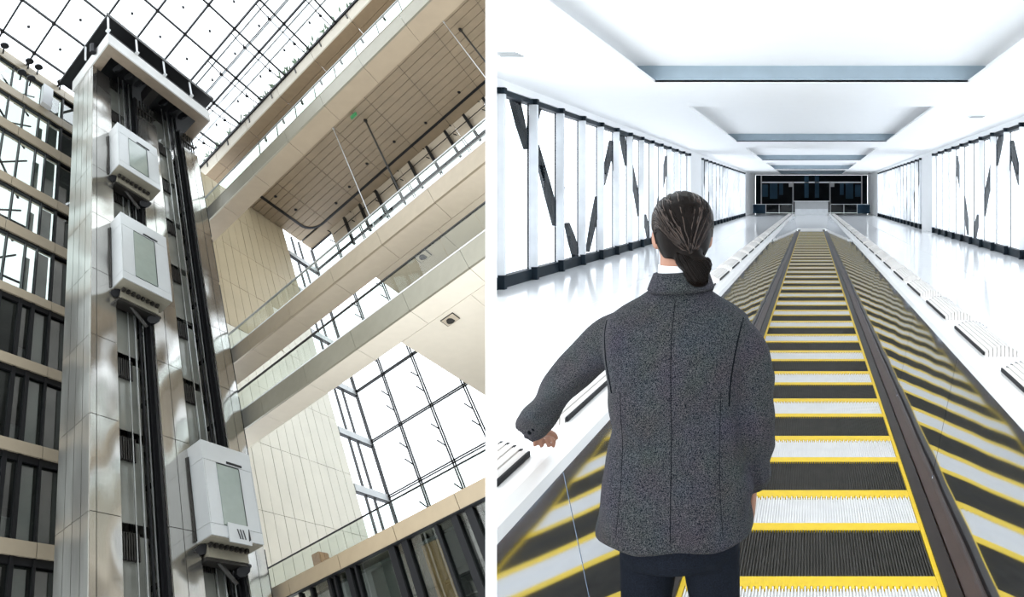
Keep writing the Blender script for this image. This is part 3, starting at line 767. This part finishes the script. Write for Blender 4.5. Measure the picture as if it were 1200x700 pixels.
def hall_sides():
    for s, side in ((-1, 'left'), (1, 'right')):
        X = lambda a, b: (min(s * a, s * b), max(s * a, s * b))
        near_bank = window_bank(s, YB if s > 0 else 8.35 + .0, 32.9, 26 if s > 0 else 16, 3 if s < 0 else 5, 'near bank of tall window panes between silver fins on the %s hall wall' % ('left' if s < 0 else 'right'), True)
        far_bank = window_bank(s, 36.8, 60.0, 15, 4 if s < 0 else 6, 'far bank of tall window panes between silver fins on the %s hall wall' % ('left' if s < 0 else 'right'), False)
        w = empty('wall_hall_%s' % side, (s * SW, 34, 0), 'plain white wall pieces around the %s window banks' % side, kind='structure')
        for y0, y1 in ((32.94, 36.76), (60.04, YE)): rb('wall_panel', 'hall_white', w, *X(SW, SW + .2), y0, y1, 0, ZT + .02)
        rb('wall_head', 'hall_white', w, *X(SW - .02, SW + .3), YB, YE, ZT + .02, ZC + .05)
        y = 14.15 if s < 0 else -1.25
        k = 0
        while y < 58:
            near = y < 30
            if not (31.0 < y + 3.5 < 36):
                bracing(s, y, near_bank if near else far_bank)
            y += 7.7; k += 1
    # far end
    r = empty('wall_end_hall', (0, YE, 0), 'black glazed end wall with thin white mullions at the far end', kind='structure')
    rb('end_backing', 'end_glass', r, -SW, SW, YE + .6, YE + .7, 0, ZC)
    e = [-SW, -5.3, -1.95, 1.95, 5.3, SW]
    for i in range(5):
        rb('pane', 'end_glass', r, e[i] + .03, e[i + 1] - .03, YE + .1, YE + .14, .3, 3.15)
        rb('pane', 'end_glass', r, e[i] + .03, e[i + 1] - .03, YE + .1, YE + .14, 3.3, ZC - .02)
    for x in e[1:-1]: rb('mullion', 'white_paint', r, x - .06, x + .06, YE, YE + .12, .1, ZC if abs(x) > 3 else 3.3)
    rb('transom', 'fin_silver', r, -5.3, 5.3, YE + .02, YE + .12, 3.15, 3.3)
    for x0, x1, z0, z1 in ((-.75, -.3, 1.6, 3.9), (.35, .8, 1.6, 3.9), (-4.4, -3.6, 1.5, 3.1), (-5.2, -4.6, 1.7, 3.0), (3.6, 4.4, 1.5, 3.1), (4.6, 5.2, 1.7, 3.0), (-3.4, -3.0, 1.9, 3.1), (3.0, 3.4, 1.9, 3.1)):
        rb('inner_panel', 'end_blue', r, x0, x1, YE + .02, YE + .09, z0, z1)
    for x in (-2.15, 2.15): rb('wall_lamp', 'white_paint', r, x - .25, x + .25, YE - .1, YE, 2.75, 3.15)
hall_sides()

def counter():
    t = empty('reception_counter', (0, 66, 0), 'white counter in front of the black end wall', 'counter')
    rb('counter_front', 'fin_silver', t, -1.55, 1.55, 65, 65.1, 0.0, .55)
    rb('counter_body', 'white_paint', t, -1.6, 1.6, 65.1, 66, 0, 1.25)
    rb('counter_top', 'hall_white', t, -1.7, 1.7, 64.95, 66.1, 1.25, 1.32)
counter()
for s, lab in ((-1, 'low glass railing left of the white counter'), (1, 'low glass railing right of the white counter')):
    t = empty('glass_railing', (s * 3.8, 67, 0), lab, 'railing')
    X = lambda a, b: (min(s * a, s * b), max(s * a, s * b))
    for i in range(3): rb('glass_panel', 'end_blue' if i == 2 else 'rail_glass', t, *X(1.9 + i * 1.3, 3.15 + i * 1.3), 67, 67.03, .08, .95)
    rb('handrail', 'fin_silver', t, *X(1.9, 5.8), 66.97, 67.06, .95, 1.0)
    for i in range(4): rb('post', 'fin_silver', t, *X(1.85 + i * 1.3, 1.9 + i * 1.3), 66.98, 67.05, 0, .95)

# ------------------------------------------------------------------ moving walkway
def walkway():
    t = empty('moving_walkway', (0, 16, 0), 'long moving walkway with black and white ribbed treads edged in yellow', 'walkway')
    hw = .575; ye = 33.7; P = .93; dl = .44
    def rib_mesh(name, L, pitch, mat, teeth=False):
        bm = bmesh.new(); n = int(2 * hw / pitch); g = G()
        g.box(-hw, hw, 0, L, -.04, -.012)
        for i in range(n):
            x = -hw + (i + .5) * 2 * hw / n; q = pitch * .28
            g.prism([(x - q, -.012), (x + q, -.012), (x + q * .8, 0), (x - q * .8, 0)], 1, 0, L)
        vs = [bm.verts.new(v) for v in g.v]
        for f in g.f: bm.faces.new([vs[i] for i in f])
        bmesh.ops.recalc_face_normals(bm, faces=bm.faces)
        me = D.meshes.new(name); bm.to_mesh(me); bm.free(); me.materials.append(MATS[mat]); return me
    dark = rib_mesh('tread_dark', dl, .0145, 'tread_dark')
    light = rib_mesh('tread_light', .33, .0145, 'tread_light')
    def yellow_mesh(name, toothed):
        g = G(); L = .078
        g.box(-hw, hw, 0, L, -.04, .001)
        if toothed:
            n = 40
            for i in range(n):
                x = -hw + (i + .5) * 2 * hw / n
                g.box(x - .008, x + .008, -.022, 0, -.02, .001)
        bm = bmesh.new(); vs = [bm.verts.new(v) for v in g.v]
        for f in g.f: bm.faces.new([vs[i] for i in f])
        bmesh.ops.recalc_face_normals(bm, faces=bm.faces)
        me = D.meshes.new(name); bm.to_mesh(me); bm.free(); me.materials.append(MATS['tread_yellow']); return me
    yA, yB = yellow_mesh('yellow_edge', False), yellow_mesh('yellow_comb', True)
    y = 3.175 - 3 * P
    while y < ye:
        link_mesh('pallet', dark, (0, y, 0), t)
        p = link_mesh('pallet', light, (0, y + dl + .08, 0), t)
        link_mesh('edge', yA, (0, y + dl + .001, 0), p)
        link_mesh('edge', yB, (0, y + dl + .412, 0), p)
        y += P
    rb('comb_plate', 'rib_pale', t, -hw, hw, ye + .3, 37.4, -.05, .004)
    rb('comb_edge', 'skirt_brown', t, -hw, hw, ye + .12, ye + .3, -.05, .006)
    for s, side in ((-1, 'left'), (1, 'right')):
        X = lambda a, b: (min(s * a, s * b), max(s * a, s * b))
        y0, y1 = -1.0, 35.5
        rb('yellow_line', 'tread_yellow', t, *X(hw, hw + .022), y0, 34, -.04, .006)
        sk = G()
        sk.prism([(s * .598, -.04), (s * .598, .018), (s * .66, .03), (s * .672, .012), (s * .672, -.04)], 1, y0, 34)
        sk.out('skirt_rail', 'skirt_brown', t, 'R')
        sk = G(); sk.prism([(s * .674, -.04), (s * .674, .02), (s * .722, .05), (s * .735, .05), (s * .735, -.04)], 1, y0, 34)
        sk.out('skirt_edge', 'skirt_edge', t, 'R')
        bal = empty('balustrade', (s * .9, 17, 0), parent=t)
        y = y0
        while y < y1 - .1:
            g = G()
            g.prism([(s * .735, .05), (s * .89, .80), (s * .91, .80), (s * .755, .05)], 1, y + .004, min(y + 1.72, y1) - .004)
            g.out('mirror_panel', 'mirror_panel', bal, 'R'); y += 1.72
        g = G(); g.prism([(s * .875, .80), (s * .885, .835), (s * .93, .85), (s * 1.0, .85), (s * 1.0, .79), (s * .9, .78)], 1, y0, y1)
        g.out('inner_deck', 'rail_white', bal, 'R')
        g = G(); g.prism([(s * 1.0, .79), (s * 1.0, .838), (s * 1.22, .838), (s * 1.26, .80), (s * 1.26, 0), (s * 1.23, 0), (s * 1.23, .78)], 1, y0, y1)
        g.out('outer_deck', 'hall_white', bal, 'R')
        # rounded newel end
        g = G()
        for k in range(9):
            a0, a1 = math.pi * k / 9, math.pi * (k + 1) / 9
            r = .41
            g.prism([(y1 + math.sin(a0) * r, .43 + math.cos(a0) * r), (y1 + math.sin(a1) * r, .43 + math.cos(a1) * r), (y1, .43)], 0, *X(.86, 1.2))
        g.out('newel', 'rail_white', bal, 'R')
        # ribbed grip pads set along the handrail, one every 1.17 m
        y = 2.41 - 1.17 * 2
        while y < y1 - .5:
            g = G(); n = 9; r0, r1 = 1.005, 1.215
            for i in range(n):
                a = i / n; b = (i + .76) / n
                za = .842 + .062 * math.sin(math.pi * (.12 + .80 * a)) ; zb = .842 + .062 * math.sin(math.pi * (.12 + .80 * b))
                g.prism([(s * (r0 + (r1 - r0) * a), .838), (s * (r0 + (r1 - r0) * a), za), (s * (r0 + (r1 - r0) * b), zb), (s * (r0 + (r1 - r0) * b), .838)], 1, y - .80, y)
            g.prism([(s * r0, .838), (s * (r0 + .02), .86), (s * (r0 + .10), .892), (s * (r1 - .03), .86), (s * r1, .838)], 1, y - .79, y - .012)
            pd = g.out('grip_pad', 'rib_pale', bal, 'R')
            if pd:
                g = G()
                for i in range(n):
                    xx = r0 + (r1 - r0) * (i + .88) / n; zz = .842 + .062 * math.sin(math.pi * (.12 + .80 * (i + .8) / n))
                    g.box(*X(xx - .006, xx + .006), y - .015, y + .004, .838, zz)
                g.box(*X(r0 - .012, r0 - .004), y - .80, y, .838, .87)
                g.out('pad_gasket', 'rail_rubber', pd, 'R')
            y += 1.17
    rb('belt_bed', 'room_dark', t, -.735, .735, -1, 37.4, -.2, -.06)
walkway()

# ------------------------------------------------------------------ person
def ring_loft(bm, rings, cap=True):
    """rings: lists of Vector with equal length"""
    vr = [[bm.verts.new(p) for p in r] for r in rings]
    n = len(rings[0])
    for a, b in zip(vr, vr[1:]):
        for i in range(n): bm.faces.new((a[i], a[(i + 1) % n], b[(i + 1) % n], b[i]))
    if cap:
        bm.faces.new(vr[0][::-1]); bm.faces.new(vr[-1])
def ell(c, rx, ry, n=20, p=2.0, tilt=None):
    out = []
    for i in range(n):
        t = 2 * math.pi * i / n; x, y = math.cos(t), math.sin(t)
        e = 2.0 / p
        q = Vector((math.copysign(abs(x) ** e, x) * rx, math.copysign(abs(y) ** e, y) * ry, 0))
        if tilt: q = tilt @ q
        out.append(Vector(c) + q)
    return out
def limb(bm, pts, rad, n=12, flat=1.0):
    """tapered tube along smooth path"""
    P = [Vector(p) for p in pts]; rings = []
    for i, p in enumerate(P):
        d = (P[min(i + 1, len(P) - 1)] - P[max(i - 1, 0)]).normalized()
        u = Vector((0, 1, 0)).cross(d)
        if u.length < .2: u = Vector((1, 0, 0)).cross(d)
        u.normalize(); v = d.cross(u)
        rings.append([p + (u * math.cos(2 * math.pi * k / n) + v * math.sin(2 * math.pi * k / n) * flat) * rad[i] for k in range(n)])
    ring_loft(bm, rings)
def spline(pts, rad, sub=4):
    P = [Vector(p) for p in pts]; o = []; r = []
    for i in range(len(P) - 1):
        p0, p1, p2, p3 = P[max(i - 1, 0)], P[i], P[i + 1], P[min(i + 2, len(P) - 1)]
        for k in range(sub):
            t = k / sub
            o.append(.5 * ((2 * p1) + (p2 - p0) * t + (2 * p0 - 5 * p1 + 4 * p2 - p3) * t * t + (3 * p1 - p0 - 3 * p2 + p3) * t ** 3))
            r.append(rad[i] * (1 - t) + rad[i + 1] * t)
    o.append(P[-1]); r.append(rad[-1]); return o, r
def fuse(bm, voxel, smooth_it, factor=.5):
    bmesh.ops.recalc_face_normals(bm, faces=bm.faces)
    me = D.meshes.new('tmp'); bm.to_mesh(me); bm.free()
    o = D.objects.new('tmp', me); COL.objects.link(o)
    m = o.modifiers.new('r', 'REMESH'); m.mode = 'VOXEL'; m.voxel_size = voxel; m.use_smooth_shade = True
    if smooth_it:
        s = o.modifiers.new('s', 'SMOOTH'); s.iterations = smooth_it; s.factor = factor
    dg = bpy.context.evaluated_depsgraph_get(); dg.update()
    r = D.meshes.new_from_object(o.evaluated_get(dg))
    D.objects.remove(o); D.meshes.remove(me)
    for p in r.polygons: p.use_smooth = True
    return r
def add_part(name, me, mat, org, parent):
    me.materials.clear(); me.materials.append(MATS[mat])
    return link_mesh(name, me, org, parent)

def person():
    O = Vector((-.394, 2.05, 0))
    t = empty('person', O, 'person seen from behind in grey tweed suit, dark hair tied back, hand on handrail', 'person')
    yaw = Matrix.Rotation(math.radians(16), 3, 'Z')
    # ---- body: head, neck, hands, legs as one continuous mesh
    bm = bmesh.new()
    hc = Vector((.004, .015, 1.662))
    def HD(x, y, z): return hc + yaw @ Vector((x, y, z))
    rings = []
    for z, rx, ry, dy in ((-.125, .030, .032, .060), (-.118, .046, .055, .046), (-.095, .060, .075, .026), (-.06, .069, .088, .010), (-.02, .074, .096, .0), (.03, .077, .100, -.004), (.07, .070, .092, -.006), (.098, .050, .066, -.006), (.112, .022, .03, -.006)):
        rings.append([HD(*(p)) for p in ell((0, dy, z), rx, ry, 24)])
    ring_loft(bm, rings)
    # nose, chin, lips, brow
    for q, r in (((0, .104, -.012), .013), ((0, .112, -.022), .014), ((0, .100, .005), .011), ((0, .085, -.104), .022), ((0, .092, -.062), .016), ((0, .094, -.050), .015), ((.03, .086, .022), .017), ((-.03, .086, .022), .017)):
        bmesh.ops.create_uvsphere(bm, u_segments=10, v_segments=8, radius=r, matrix=Matrix.Translation(HD(*q)))
    # ears
    for s in (-1, 1):
        mt = Matrix.Translation(HD(s * .079, -.006, -.018)) @ (yaw.to_4x4()) @ Matrix.Rotation(s * math.radians(-24), 4, 'Z') @ Matrix.Diagonal((.011, .021, .034, 1))
        bmesh.ops.create_uvsphere(bm, u_segments=12, v_segments=10, radius=1, matrix=mt)
    p, r = spline([(0, -.005, 1.60), (0, -.015, 1.53), (0, -.02, 1.42)], [.058, .058, .075]); limb(bm, p, r, 16)
    # inner torso, pelvis and legs
    tor = []
    for z, rx, ry in ((1.44, .09, .06), (1.36, .15, .09), (1.1, .14, .09), (.95, .15, .09), (.84, .155, .10)): tor.append(ell((0, -.01, z), rx, ry))
    ring_loft(bm, tor)
    for s in (-1, 1):
        p, r = spline([(s * .085, 0, .88), (s * .095, .01, .48), (s * .10, -.01, .10), (s * .10, .0, .05)], [.085, .055, .038, .04]); limb(bm, p, r, 14)
    # arms under the sleeves
    LA = [(-.165, -.01, 1.39), (-.365, .10, 1.215), (-.53, .25, 1.012)]
    RA = [(.160, -.01, 1.36), (.224, -.02, 1.12), (.205, .10, .885)]
    for A_ in (LA, RA):
        p, r = spline(A_, [.042, .040, .028]); limb(bm, p, r, 12)
    # hands
    def hand(wrist, fwd, up, side):
        wv = Vector(wrist); f = Vector(fwd).normalized(); u = Vector(up); u = (u - f * u.dot(f)).normalized(); l = u.cross(f) * side
        rings = []
        for d, wd, th in ((-.02, .026, .020), (.02, .034, .018), (.055, .042, .016), (.088, .042, .013)):
            c = wv + f * d
            rings.append([c + l * math.cos(2 * math.pi * k / 14) * wd + u * math.sin(2 * math.pi * k / 14) * th for k in range(14)])
        ring_loft(bm, rings)
        for i, (off, ln) in enumerate(((-.032, .070), (-.011, .078), (.011, .072), (.031, .056))):
            b = wv + f * .080 + l * off
            pts = [b, b + f * ln * .4 - u * .004, b + f * ln * .72 - u * .020, b + f * ln * .92 - u * .042]
            p, r = spline(pts, [.0095, .009, .0085, .007], 3); limb(bm, p, r, 8)
        b = wv + f * .018 - l * .030
        p, r = spline([b, b + f * .028 - l * .022 - u * .006, b + f * .058 - l * .026 - u * .020], [.013, .0105, .008], 3); limb(bm, p, r, 8)
    hand((-.548, .268, .972), (-.05, .80, -.36), (0, .4, 1), 1)
    hand((.203, .115, .850), (-.05, .30, -1), (.9, .2, 0), 1)
    body = fuse(bm, .0055, 3)
    for v in body.vertices: pass
    ob = add_part('body', body, 'skin', O, t)
    ob.data.materials.append(MATS['shirt_white'])
    # ---- trousers
    bm = bmesh.new()
    ring_loft(bm, [ell((0, -.01, z), rx, ry, 24) for z, rx, ry in ((1.0, .165, .115), (.9, .175, .125), (.80, .180, .13), (.72, .176, .125), (.69, .165, .11))])
    for s in (-1, 1):
        p, r = spline([(s * .088, -.01, .86), (s * .092, 0, .70), (s * .108, .01, .48), (s * .112, .0, .2), (s * .112, .01, .045)], [.09, .088, .070, .060, .062]); limb(bm, p, r, 18)
    tr = fuse(bm, .007, 4); add_part('trousers', tr, 'trouser_navy', O, t)
    # ---- shoes
    for s in (-1, 1):
        bm = bmesh.new()
        ring_loft(bm, [[Vector((s * .112 + x * wd, y, max(.004, .004 + z * h))) for x, z in ((-1, 0), (-1.05, .4), (-.7, .9), (0, 1), (.7, .9), (1.05, .4), (1, 0))] for y, wd, h in ((-.10, .028, .07), (-.06, .036, .085), (.02, .040, .085), (.10, .046, .06), (.17, .042, .045), (.205, .02, .03))])
        add_part('shoe', fuse(bm, .006, 2), 'shoe_black', O, t)
    # ---- jacket
    bm = bmesh.new()
    cs = []
    for z, rx, ry, dx, dy, p in ((.775, .232, .165, -.012, -.005, 2.4), (.80, .234, .167, -.012, -.005, 2.4), (.88, .226, .160, -.008, -.005, 2.4), (.98, .212, .148, -.003, -.008, 2.4), (1.09, .198, .138, 0, -.012, 2.5), (1.20, .203, .140, 0, -.016, 2.6), (1.30, .212, .140, 0, -.020, 2.6),
                              (1.37, .216, .128, 0, -.022, 2.5), (1.415, .206, .108, 0, -.022, 2.3), (1.445, .168, .090, 0, -.02, 2.1), (1.472, .118, .080, 0, -.016, 2.0), (1.50, .078, .072, 0, -.012, 2.0)):
        cs.append(ell((dx, dy, z), rx, ry, 36, p))
    ring_loft(bm, cs)
    p, r = spline([(-.135, -.015, 1.372), (-.235, .02, 1.325), (-.355, .095, 1.212), (-.45, .165, 1.112), (-.538, .25, 1.008), (-.550, .262, .994)], [.070, .069, .062, .057, .054, .056], 5); limb(bm, p, r, 18)
    p, r = spline([(.150, -.015, 1.362), (.203, -.02, 1.29), (.226, -.025, 1.12), (.222, .02, 1.0), (.207, .09, .89), (.204, .105, .862)], [.068, .069, .061, .056, .052, .052], 5); limb(bm, p, r, 18)
    jm = fuse(bm, .0065, 6)
    # soft folds: waist, elbow, between the shoulder blades
    nrm = [v.normal.copy() for v in jm.vertices]
    for v, n in zip(jm.vertices, nrm):
        c = v.co.copy(); k = 0.0
        k += .0045 * math.sin(38 * c.z + 16 * c.x + 2 * math.sin(9 * c.x)) * math.exp(-((c.z - 1.12) / .11) ** 2)
        k += .005 * math.sin(30 * c.x + 3 * math.sin(7 * c.z)) * max(0, min(1, (1.02 - c.z) / .15))
        if c.x < -.22: k += .0055 * math.sin(62 * (c.z - .7 * c.x) + 5 * c.y) * min(1, (-.22 - c.x) / .1)
        if c.x > .19 and c.z < 1.25: k += .004 * math.sin(55 * c.z + 9 * c.x)
        k += .004 * math.sin(24 * c.x + 5 * c.z) * math.exp(-((c.z - 1.32) / .09) ** 2)
        v.co = c + n * k
    jk = add_part('jacket', jm, 'tweed_grey', O, t)
    # centre-back seam, collar, vents, sleeve seams laid on the surface
    from mathutils.bvhtree import BVHTree
    bvh = BVHTree.FromPolygons([v.co for v in jm.vertices], [p.vertices[:] for p in jm.polygons])
    def on_back(x, z):
        h = bvh.ray_cast(Vector((x, -1, z)), Vector((0, 1, 0)))
        return h[0] if h[0] else None
    def seam(name, pts, r=.0022, off=-.0005):
        P = [q for q in (on_back(x, z) for x, z in pts) if q]
        if len(P) < 2: return
        b_ = bmesh.new(); limb(b_, [q + Vector((0, off, 0)) for q in P], [r] * len(P), 6)
        bmesh.ops.recalc_face_normals(b_, faces=b_.faces)
        me = D.meshes.new(name); b_.to_mesh(me); b_.free(); add_part(name, me, 'seam_dark', O, jk)
    seam('back_seam', [(.004, 1.47 - .02 * i) for i in range(34)], .0010)
    seam('sleeve_seam', [(-.205 + .03 * (i / 12) ** 1.5 - .0 * i, 1.425 - .018 * i) for i in range(13)], .0022)
    seam('sleeve_seam', [(.195 - .035 * math.sin(i / 12 * 1.4), 1.415 - .02 * i) for i in range(13)], .0022)
    seam('side_seam', [(-.145 + .02 * math.sin(i / 10) - .0012 * i, 1.22 - .02 * i) for i in range(21)], .0007)
    seam('side_seam', [(.140 - .02 * math.sin(i / 10) + .0012 * i, 1.22 - .02 * i) for i in range(21)], .0007)
    # collar: a folded band standing round the neck
    bm = bmesh.new(); n = 40; prof = [(.070, 1.548, .000), (.078, 1.545, .004), (.094, 1.500, .010), (.090, 1.490, .008), (.072, 1.50, .0), (.064, 1.54, .0)]
    rr = []
    for i in range(n + 1):
        a = math.radians(-230 + 280 * i / n)
        rr.append([Vector((.006 + math.cos(a) * pr * 1.05, -.012 + math.sin(a) * pr * .95 - e, z - .035 * max(0, math.sin(a)) + .004 * math.cos(a))) for pr, z, e in prof])
    ring_loft(bm, rr)
    bmesh.ops.recalc_face_normals(bm, faces=bm.faces); me = D.meshes.new('collar'); bm.to_mesh(me); bm.free()
    for p_ in me.polygons: p_.use_smooth = True
    add_part('collar', me, 'tweed_grey', O, jk)
    bm = bmesh.new(); rr = []
    for i in range(n + 1):
        a = 2 * math.pi * i / n
        rr.append([Vector((.004 + math.cos(a) * pr, -.008 + math.sin(a) * pr * .95, z)) for pr, z in ((.063, 1.50), (.069, 1.50), (.067, 1.566), (.061, 1.566))])
    ring_loft(bm, rr, False); bmesh.ops.recalc_face_normals(bm, faces=bm.faces); me = D.meshes.new('shirt_collar'); bm.to_mesh(me); bm.free()
    for p_ in me.polygons: p_.use_smooth = True
    add_part('shirt_collar', me, 'shirt_white', O, t)
    # cuff of the shirt at the left wrist
    bm = bmesh.new(); limb(bm, [(-.545, .258, .998), (-.556, .274, .978)], [.040, .040], 16); bmesh.ops.recalc_face_normals(bm, faces=bm.faces)
    me = D.meshes.new('shirt_cuff'); bm.to_mesh(me); bm.free(); add_part('shirt_cuff', me, 'shirt_white', O, t)
    for i in range(3):
        bm = bmesh.new(); q = Vector((-.50 - .018 * i, .18 + .012 * i, 1.022 - .016 * i)); bmesh.ops.create_uvsphere(bm, u_segments=8, v_segments=6, radius=.008, matrix=Matrix.Translation(q))
        me = D.meshes.new('cuff_button'); bm.to_mesh(me); bm.free(); add_part('cuff_button', me, 'seam_dark', O, jk)
    # ---- hair: scalp cap swept back, gathered low at the nape into a folded knot
    bm = bmesh.new(); rings = []
    for z, rx, ry, dy in ((-.075, .060, .050, -.045), (-.05, .074, .070, -.034), (-.02, .084, .088, -.022), (.02, .091, .104, -.010), (.055, .089, .107, -.006), (.085, .076, .094, -.006), (.108, .050, .066, -.006), (.122, .020, .03, -.006)):
        rings.append([HD(*q) for q in ell((0, dy, z), rx, ry, 28)])
    ring_loft(bm, rings)
    knot = [((.02, -.098, -.078), .034), ((.028, -.113, -.100), .037), ((.032, -.118, -.122), .032), ((.010, -.088, -.070), .040), ((.046, -.111, -.092), .028), ((.042, -.110, -.138), .021)]
    for q, r in knot: bmesh.ops.create_uvsphere(bm, u_segments=14, v_segments=10, radius=r, matrix=Matrix.Translation(HD(*q)))
    hm = fuse(bm, .006, 4)
    # cut the face free: keep hair behind the hairline
    bm = bmesh.new(); bm.from_mesh(hm)
    yi = yaw.inverted(); dele = []
    for v in bm.verts:
        q = yi @ (v.co - hc)
        front = .062 - max(0, -(q.z - .06)) * .85 if q.z < .06 else .062 + (q.z - .06) * 1.0
        if q.y > front: dele.append(v)
        elif abs(q.x) > .062 and -.062 < q.z < .012 and q.y > -.036: dele.append(v)
    bmesh.ops.delete(bm, geom=dele, context='VERTS'); bm.to_mesh(hm); bm.free()
    hr = add_part('hair', hm, 'hair_dark', O, t)
    hb_ = BVHTree.FromPolygons([v.co for v in hm.vertices], [p.vertices[:] for p in hm.polygons])
    g = bmesh.new(); g2 = bmesh.new(); rng = random.Random(3)
    root = Vector((.012, -.100, -.066))
    for i in range(230):
        ph = math.radians(rng.uniform(-118, 118)); st = Vector((math.sin(ph) * .08, .055 - abs(ph) * .030, .085 - abs(ph) * .035 + rng.uniform(-.04, .03)))
        pts = []
        for k in range(13):
            f = k / 12; q = st.lerp(root, f) + Vector((math.sin(ph) * .05, -.03, .05)) * math.sin(math.pi * f)
            w_ = hc + yaw @ (q + Vector((rng.uniform(-1, 1), 0, rng.uniform(-1, 1))) * .0012)
            h = hb_.find_nearest(w_)
            if h[0]: pts.append(h[0] + h[1] * .0008)
        if len(pts) > 4: limb(g2 if i % 3 == 0 else g, pts, [.0020] * (len(pts) - 1) + [.001], 5)
    for i in range(60):
        a = rng.uniform(0, 2 * math.pi); pts = []
        for k in range(9):
            f = k / 8; q = Vector((.026 + .045 * math.cos(a + f * 1.5), -.112 + .045 * math.sin(a + f * 1.5), -.057 - .09 * f))
            h = hb_.find_nearest(hc + yaw @ q); pts.append(h[0] + h[1] * .0008)
        limb(g, pts, [.0019] * 9, 5)
    bmesh.ops.recalc_face_normals(g, faces=g.faces); me = D.meshes.new('hair_strands'); g.to_mesh(me); g.free()
    for p_ in me.polygons: p_.use_smooth = True
    so_ = add_part('hair_strands', me, 'hair_dark', O, hr); so_['kind'] = 'stuff'
    bmesh.ops.recalc_face_normals(g2, faces=g2.faces); me = D.meshes.new('glossy_strands'); g2.to_mesh(me); g2.free()
    for p_ in me.polygons: p_.use_smooth = True
    so_ = add_part('glossy_strands', me, 'hair_gloss', O, hr); so_['kind'] = 'stuff'
    # eyes and eyebrows
    for s in (-1, 1):
        bm = bmesh.new(); bmesh.ops.create_uvsphere(bm, u_segments=12, v_segments=8, radius=.012, matrix=Matrix.Translation(HD(s * .031, .085, .004)))
        me = D.meshes.new('eye'); bm.to_mesh(me); bm.free(); add_part('eye', me, 'shirt_white', O, t)
        bm = bmesh.new(); bmesh.ops.create_uvsphere(bm, u_segments=10, v_segments=6, radius=.006, matrix=Matrix.Translation(HD(s * .031, .0935, .004)))
        me = D.meshes.new('iris'); bm.to_mesh(me); bm.free(); add_part('iris', me, 'hair_dark', O, t)
        bm = bmesh.new(); limb(bm, [HD(s * .014, .099, .024), HD(s * .032, .096, .029), HD(s * .048, .084, .025)], [.003, .004, .002], 6)
        bmesh.ops.recalc_face_normals(bm, faces=bm.faces); me = D.meshes.new('eyebrow'); bm.to_mesh(me); bm.free(); add_part('eyebrow', me, 'hair_dark', O, t)
person()
